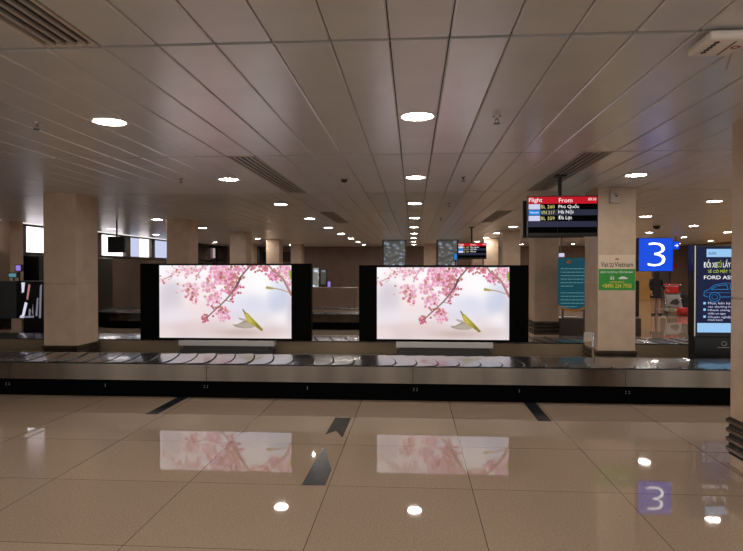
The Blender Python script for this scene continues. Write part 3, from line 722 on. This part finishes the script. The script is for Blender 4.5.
def monitor(px0, py0, px1, py1, Y, label, m, name='monitor', grp=None, pole=False):
    a = atY(px0, py0, Y); b = atY(px1, py1, Y)
    r = empty(name, ((a.x+b.x)/2, Y, b.z), label, 'screen', grp)
    MB().box(a.x, b.x, Y, Y+.08, b.z, a.z, 0, .006).build('housing', 'black', r)
    if m: MB().box(a.x+.02, b.x-.02, Y-.003, Y-.0005, b.z+.02, a.z-.02).build('lit_face', m, r)
    if pole: MB().box((a.x+b.x)/2-.015, (a.x+b.x)/2+.015, Y+.03, Y+.06, a.z, CEIL-.002).build('pole', 'black', r)
    else: MB().rod(((a.x+b.x)/2, Y+.04, 0), ((a.x+b.x)/2, Y+.04, b.z), .02, 8).build('pole', 'black', r)
    return r
monitor(107.5,236.5,124.5,252.5, 14, 'black monitor hanging from the ceiling in front of the left windows', None, pole=True)
monitor(15,264.5,21.5,271.5, 13.3, 'small monitor with a glowing purple picture at the far left', 'e_purple')
monitor(8,272.5,17,278, 12.9, 'small monitor with a dim teal picture at the far left', 'e_tealsc')
monitor(326.5,281,331,292.5, 24, 'distant narrow screen glowing lavender between the two large screens', 'e_purple')
monitor(453.5,253,457.5,260.5, 19.8, 'distant small blue lit panel below the second flight board', 'e_airline')
monitor(558.3,252.5,565,257.5, 18.5, 'small distant screen showing pale blue above the teal banner', 'e_lav', pole=True)
monitor(246,245.5,260,261.5, 31.3, 'distant black wall screen behind the third left column', None)
# dark partition under the left windows
pt = MB(); pt.box(X0+.01, X0+.35, 15.0, 18.6, 0, 1.95).build
box_thing('dark_cupboard', 'long dark cupboard along the left wall below the bright windows', 'cupboard', MB().box(X0+.02, X0+.5, 14.9, 18.7, 0, 1.93, 0, .01), ['black'], (X0+.25,16.8,0))
cb = empty('counter', (-8.0,20.6,0), 'long beige service counter at the left behind the left screen', 'counter')
MB().box(-9.4,-6.4,20.3,21.0,0,.62).build('body', 'stone', cb); MB().box(-9.45,-6.35,20.25,21.05,.622,.68).build('worktop', 'stone_base', cb)

# shop windows on the back wall
def shop(pa, pb, Y, label, mt='shop'):
    a = atY(*pa, Y); b = atY(*pb, Y); z1 = min(a.z, CEIL-.03); z0 = max(0.02, b.z)
    r = empty('shop_window', ((a.x+b.x)/2, Y, 0), label, 'shop window', 'distant lit shop windows')
    m = MB(); m.box(a.x-.06, a.x, Y-.08, Y+.05, 0, z1).box(b.x, b.x+.06, Y-.08, Y+.05, 0, z1).box(a.x-.06, b.x+.06, Y-.08, Y+.05, z1, z1+.02).box(a.x, b.x, Y-.06, Y+.05, 0, z0)
    m.build('frame', 'stone_base', r)
    MB().box(a.x, b.x, Y+.0, Y+.05, z0, z1).build('lit_goods', mt, r)
    return r
shop((384,237),(405,285), 24.5, 'distant glittering blue-white shop window just above the left part of the right screen')
shop((438,240),(457,285), 24.5, 'distant pale green-grey shop window left of the second flight board')
shop((313,268),(319,300), 22, 'distant bright shop shelves beside the left screen edge', 'shop_bright')
shop((321,270),(326,284), 22.6, 'narrow dim shop window beside the bright shelves')
shop((490,248),(496,262), 30, 'distant narrow lit shop window above the right screen, left of its end column')
dkb = MB()
box_thing('shop_counter', 'dark low counter seen through the gap between the screens', 'counter', MB().box(-5.4,-1.9,20.3,20.9,0,.95,0,.02), ['wall'], (-3.6,20.6,0))
# glazed black doorway frames at the back left
dw = empty('glass_doorway', (-8.0,30,0), 'black framed glass doorway far back between the second and third left columns', 'doorway')
a = atY(191,244,29.9); b = atY(225,262,29.9)
m = MB(); n = 4
for i in range(n+1):
    x = a.x+(b.x-a.x)*i/n; m.box(x-.05, x+.05, 29.85, 29.95, 0, 2.74)
m.box(a.x, b.x, 29.87, 29.93, 2.64, 2.74).box(a.x, b.x, 29.87, 29.93, 2.05, 2.12); m.build('frame', 'black', dw)
MB().box(a.x+.06+(b.x-a.x)/n, a.x+(b.x-a.x)*2/n-.06, 29.89, 29.91, 2.13, 2.63).box(a.x+.06+(b.x-a.x)*2/n, a.x+(b.x-a.x)*3/n-.06, 29.89, 29.91, 2.13, 2.63).build('pane', 'e_window_pink', dw)
a = atY(313,250,31.6); b = atY(262,262,31.6)
box_thing('wall_band', 'long black fascia band on the distant wall behind the left screen', 'wall panel', MB().box(b.x, a.x-.6, 31.85, 31.98, 1.95, 2.5), ['black'], (-6.6,31.9,1.95))

# ---------------------------------------------------------------- teal banner behind the right column
yB = 13.2; q4 = lambda x, y: (lambda v: (v.x, v.z))(atY(x, y, yB))
a = q4(558,258); b = q4(590,315)
bn = empty('banner_stand', ((a[0]+b[0])/2, yB+.05, 0), 'teal standing banner with pale text and gold curved edge, left of poster column', 'banner')
zb = q4(575,309)[1]; W_ = b[0]-a[0]
arc = [(a[0]+W_*t, zb+.10*(2*t-1)**2) for t in [i/16 for i in range(17)]]
MB().ngonY([(a[0],a[1])]+arc+[(b[0],a[1])], yB, yB+.015).build('panel', 'teal', bn)
arc2 = [(x, z-.055) for x, z in arc]
g_ = MB(); g_.add([(x, yB-.001, z) for x, z in arc]+[(x, yB-.001, z) for x, z in arc2]+[(x, yB+.014, z) for x, z in arc]+[(x, yB+.014, z) for x, z in arc2],
    [(i, i+17, i+18, i+1) for i in range(16)]+[(i+34, i+35, i+52, i+51) for i in range(16)]); g_.build('gold_edge', 'gold', bn)
rn = random.Random(5)
for r_ in range(11):
    z = a[1]-.24-r_*.075-(.07 if r_ > 5 else 0); x = a[0]+.06; end = b[0]-.06-(rn.uniform(.15,.35) if r_ in (5,10) else 0)
    tx = MB()
    while x < end:
        w = rn.uniform(.03,.09); tx.box(x, min(x+w, end), yB-.003, yB-.0005, z, z+.018); x += w+.016
    tx.build('text_line', 'teal_text', bn)
MB().ngonY([(a[0]+W_*.24,a[1]-.11),(a[0]+W_*.30,a[1]-.05),(a[0]+W_*.38,a[1]-.04),(a[0]+W_*.42,a[1]-.10),(a[0]+W_*.33,a[1]-.13)], yB-.004, yB-.0005).build('logo', 'gold', bn)
MB().box(a[0]+.10, a[0]+.13, yB+.02, yB+.05, 0, a[1]-.02).box(b[0]-.13, b[0]-.10, yB+.02, yB+.05, 0, a[1]-.02).box(a[0]+.05, b[0]-.05, yB-.1, yB+.16, 0, .03).build('frame', 'darkgrey', bn)
box_thing('low_bench', 'dark low bench behind the teal banner stand', 'bench', MB().box(3.4,5.4,14.6,15.1,.0,.42,0,.02), ['stone_base'], (4.4,14.85,0))

# ---------------------------------------------------------------- direction sign, right background
yA = 22.5; a = atY(673.5,241.5,yA); b = atY(679.5,249.5,yA)
ds = empty('direction_sign', ((a.x+b.x)/2, yA, b.z), 'small blue sign with a white arrow right of the number three sign', 'sign')
MB().box(a.x-.02, b.x, yA, yA+.08, b.z, a.z, 0, .004).build('box', 'black', ds)
MB().box(a.x-.01, b.x-.01, yA-.003, yA-.0005, b.z+.01, a.z-.01).build('lit_face', 'e_blue', ds)
cx = (a.x+b.x)/2; cz = (a.z+b.z)/2
MB().ngonY([(cx-.07,cz-.014),(cx+.02,cz-.014),(cx-.012,cz-.055),(cx+.012,cz-.055),(cx+.072,cz),(cx+.012,cz+.055),(cx-.012,cz+.055),(cx+.02,cz+.014),(cx-.07,cz+.014)], yA-.007, yA-.004).build('arrow', 'e_white', ds)
MB().box(cx-.01, cx+.01, yA+.03, yA+.05, a.z, CEIL-.002).build('pole', 'black', ds)
sg = atY(676,266,31.9)
box_thing('red_notice', 'tiny red notice on the pale far wall below the arrow sign', 'notice', MB().box(sg.x-.07, sg.x+.07, 31.93, 31.998, sg.z-.12, sg.z+.12), ['redplastic'], (sg.x,31.86,sg.z-.12))

# ---------------------------------------------------------------- person, trolley and bags
YP = 21.3; fx = atZ(656.5,315,0).x
def skin_body(name, verts, edges, radii, mtl, parent, root=0, lvl=2):
    off = world_loc(parent) if parent else Vector()
    me = bpy.data.meshes.new(name); me.from_pydata([Vector(v)-off for v in verts], edges, [])
    o = bpy.data.objects.new(name, me); C.objects.link(o); o.parent = parent
    me.materials.append(M[mtl])
    sk = o.modifiers.new('skin', 'SKIN'); sk.use_smooth_shade = True
    if not me.skin_vertices: me.attributes.get('x')
    bpy.context.view_layer.objects.active = o
    for i, r in enumerate(radii):
        sv = me.skin_vertices[0].data[i]; sv.radius = (r, r) if not isinstance(r, tuple) else r; sv.use_root = (i == root)
    ss = o.modifiers.new('sub', 'SUBSURF'); ss.levels = lvl; ss.render_levels = lvl
    return o
pr = empty('person', (fx, YP, 0), 'person with dark hair in a black dress standing beside a luggage trolley', 'person')
V = lambda x, y, z: (fx+x, YP+y, z)
bv = [V(0,0,.84), V(0,0,.98), V(0,.01,1.14), V(0,.01,1.24), V(0,0,1.32), V(0,-.0,1.40), V(0,-.01,1.50),   # 0..6 pelvis, waist, chest, shoulders, neck, head, crown
      V(-.15,.01,1.235), V(-.19,.02,1.0), V(-.17,-.04,.80), V(-.165,-.06,.73),
      V(.15,.01,1.235), V(.20,-.0,1.02), V(.27,-.14,.88), V(.31,-.20,.86),
      V(-.08,0,.76), V(-.085,.01,.44), V(-.09,.03,.09), V(-.10,-.07,.03),
      V(.08,0,.76), V(.09,-.01,.44), V(.12,.04,.09), V(.13,-.06,.03)]
be = [(0,1),(1,2),(2,3),(3,4),(4,5),(5,6),(3,7),(7,8),(8,9),(9,10),(3,11),(11,12),(12,13),(13,14),(0,15),(15,16),(16,17),(17,18),(0,19),(19,20),(20,21),(21,22)]
brd = [(.13,.10),(.11,.085),(.125,.09),(.10,.075),.045,.082,.06,.05,.038,.027,.022,.05,.038,.027,.022,.08,.05,.03,.03,.08,.05,.03,.03]
skin_body('body', bv, be, brd, 'skin', pr)
# five fingers on each hand
for hx, hy, hz, sg_ in ((-.165,-.065,.70,-1),(.325,-.215,.84,1)):
    for k in range(5):
        ln = [.035,.055,.062,.056,.044][k]
        dx = (-.02+k*.010)
        m = MB(); p0 = Vector(V(hx+dx*.8, hy, hz+.02)); p1 = p0+Vector((dx*.3, -.004, -ln*.55)); p2 = p1+Vector((0, -.018, -ln*.4))
        m.rod(p0, p1, .0085, 7); m.rod(p1, p2, .0075, 7); m.build('finger', 'skin', pr)
dm = MB(); prof = [(.05,1.31,.045),(.14,1.27,.075),(.165,1.235,.09),(.155,1.14,.115),(.135,1.0,.10),(.16,.86,.125),(.185,.72,.135),(.205,.58,.14)]
n = 22; vs_ = []
for (rx, z, ry) in prof: vs_ += [V(rx*math.cos(2*PI*i/n), ry*math.sin(2*PI*i/n), z) for i in range(n)]
dm.add(vs_, [(k*n+i, k*n+(i+1)%n, (k+1)*n+(i+1)%n, (k+1)*n+i) for k in range(len(prof)-1) for i in range(n)])
for (s0, s1, s2) in (((-.15,.01,1.24),(-.19,.02,1.0),(-.175,-.03,.84)),((.15,.01,1.24),(.20,0,1.02),(.26,-.12,.89))):
    dm.rod(V(*s0), V(*s1), .062, 12, 0, .048); dm.rod(V(*s1), V(*s2), .048, 12, 0, .036)
dm.build('dress', 'dress', pr, True)
hm = MB(); prof = [(.0,1.575,.0),(.06,1.56,.06),(.092,1.51,.10),(.10,1.44,.108),(.098,1.36,.09),(.105,1.28,.075),(.10,1.18,.06),(.06,1.12,.04)]
vs_ = []
for (rx, z, ry) in prof: vs_ += [V(rx*math.cos(2*PI*i/n), -.035+ry*math.sin(2*PI*i/n)*(1 if math.sin(2*PI*i/n) < 0 else .55), z) for i in range(n)]
hm.add(vs_, [(k*n+i, k*n+(i+1)%n, (k+1)*n+(i+1)%n, (k+1)*n+i) for k in range(len(prof)-1) for i in range(n)])
hm.build('hair', 'hair', pr, True)
for sx in (-.10,.13): MB().box(fx+sx-.04, fx+sx+.04, YP-.13, YP+.09, .0, .06, 0, .02).build('shoe', 'dress', pr, True)

tx_ = atZ(669,313,0).x-.12; ty = 21.6
tr = empty('luggage_trolley', (tx_, ty, 0), 'steel luggage trolley with a red top and a printed grey panel beside the person', 'luggage trolley')
Vt = lambda x, y, z: (tx_+x, ty+y, z)
fr = MB()
for sx in (-.26,.30):
    fr.tube([Vt(sx,-.1,.12), Vt(sx*.8-.06,.0,.55), Vt(sx*.8-.10,.05,1.02)], .016, 8)
    fr.tube([Vt(sx,-.1,.12), Vt(sx*.9,.75,.14)], .016, 8)
for z_, y_ in ((.14,.75),(.14,.2),(.12,-.1),(.55,0),(1.02,.05)): fr.rod(Vt(-.27,y_,z_), Vt(.28,y_,z_), .013, 8)
fr.build('frame', 'chrome', tr)
for (wx, wy) in ((-.26,-.1),(.30,-.1),(0,.72)): MB().rod(Vt(wx-.018,wy,.06), Vt(wx+.018,wy,.06), .06, 16).build('wheel', 'black', tr)
MB().rod(Vt(-.33,.05,1.04), Vt(.24,.05,1.04), .022, 10).build('handle', 'redplastic', tr)
pn = MB().add([Vt(-.25,-.06,.32),Vt(.24,-.06,.28),Vt(.17,-.0,.66),Vt(-.27,-.0,.70)], [(0,1,2,3)]); 
m = MB(); m.add([Vt(-.25,-.13,.30),Vt(.26,-.13,.26),Vt(.20,-.03,.68),Vt(-.27,-.03,.70),Vt(-.25,-.11,.30),Vt(.26,-.11,.26),Vt(.20,-.01,.68),Vt(-.27,-.01,.70)], [(0,1,2,3),(7,6,5,4),(0,4,5,1),(1,5,6,2),(2,6,7,3),(3,7,4,0)]); m.build('advert_panel', 'cloth_grey', tr)
m = MB(); m.ngonY([(tx_-.18,.38),(tx_+.08,.34),(tx_+.16,.44),(tx_+.05,.56),(tx_-.10,.50)], ty-.145, ty-.135); m.build('panel_print', 'darkgrey', tr)
MB().box(tx_-.30, tx_+.16, ty-.06, ty+.06, .74, .98, 0, .02).build('basket_front', 'redplastic', tr)
def bag(name, x0, x1, y0, y1, z1, mtl, label, cat, bev):
    r = empty(name, ((x0+x1)/2, (y0+y1)/2, 0), label, cat)
    o = MB().box(x0, x1, y0, y1, .015, z1, 0, bev).build('body', mtl, r, True)
    xm = (x0+x1)/2; ym = (y0+y1)/2
    MB().tube([(xm-.09,ym,z1-.01),(xm-.07,ym,z1+.05),(xm+.07,ym,z1+.05),(xm+.09,ym,z1-.01)], .012, 8).build('handle', 'bagblack', r)
    MB().box(x0+.03, x1-.03, y0-.006, y0+.001, z1*.45, z1*.48).build('zip', 'darkgrey', r)
    for sx in (x0+.06, x1-.06): MB().rod((sx-.015,y0+.05,.022), (sx+.015,y0+.05,.022), .022, 10).build('wheel', 'black', r)
    return r
a = atZ(675,315,0); b = atZ(689,315,0)
bag('suitcase', a.x, b.x+.05, 20.9, 21.25, .27, 'red', 'red suitcase lying on the floor beside the luggage trolley', 'suitcase', .06)
a = atY(679,291,22.3); b = atY(688.5,291,22.3)
bag('duffel_bag', a.x, b.x, 22.1, 22.5, .72, 'bagblack', 'tall dark bag standing behind the red suitcase', 'bag', .08)
a = atY(634.5,280,20.5); b = atY(641,280,20.5)
box_thing('dark_stand', 'narrow dark upright stand right behind the right column', 'stand', MB().box(a.x-.1, b.x-.08, 20.4, 20.7, 0, 1.2, 0, .03), ['black'], (a.x,20.5,0))

# ---------------------------------------------------------------- light
w = bpy.data.worlds.new('world'); bpy.context.scene.world = w; w.use_nodes = True
bg = w.node_tree.nodes['Background']; bg.inputs['Color'].default_value = (1,.95,.90,1); bg.inputs['Strength'].default_value = 1.0
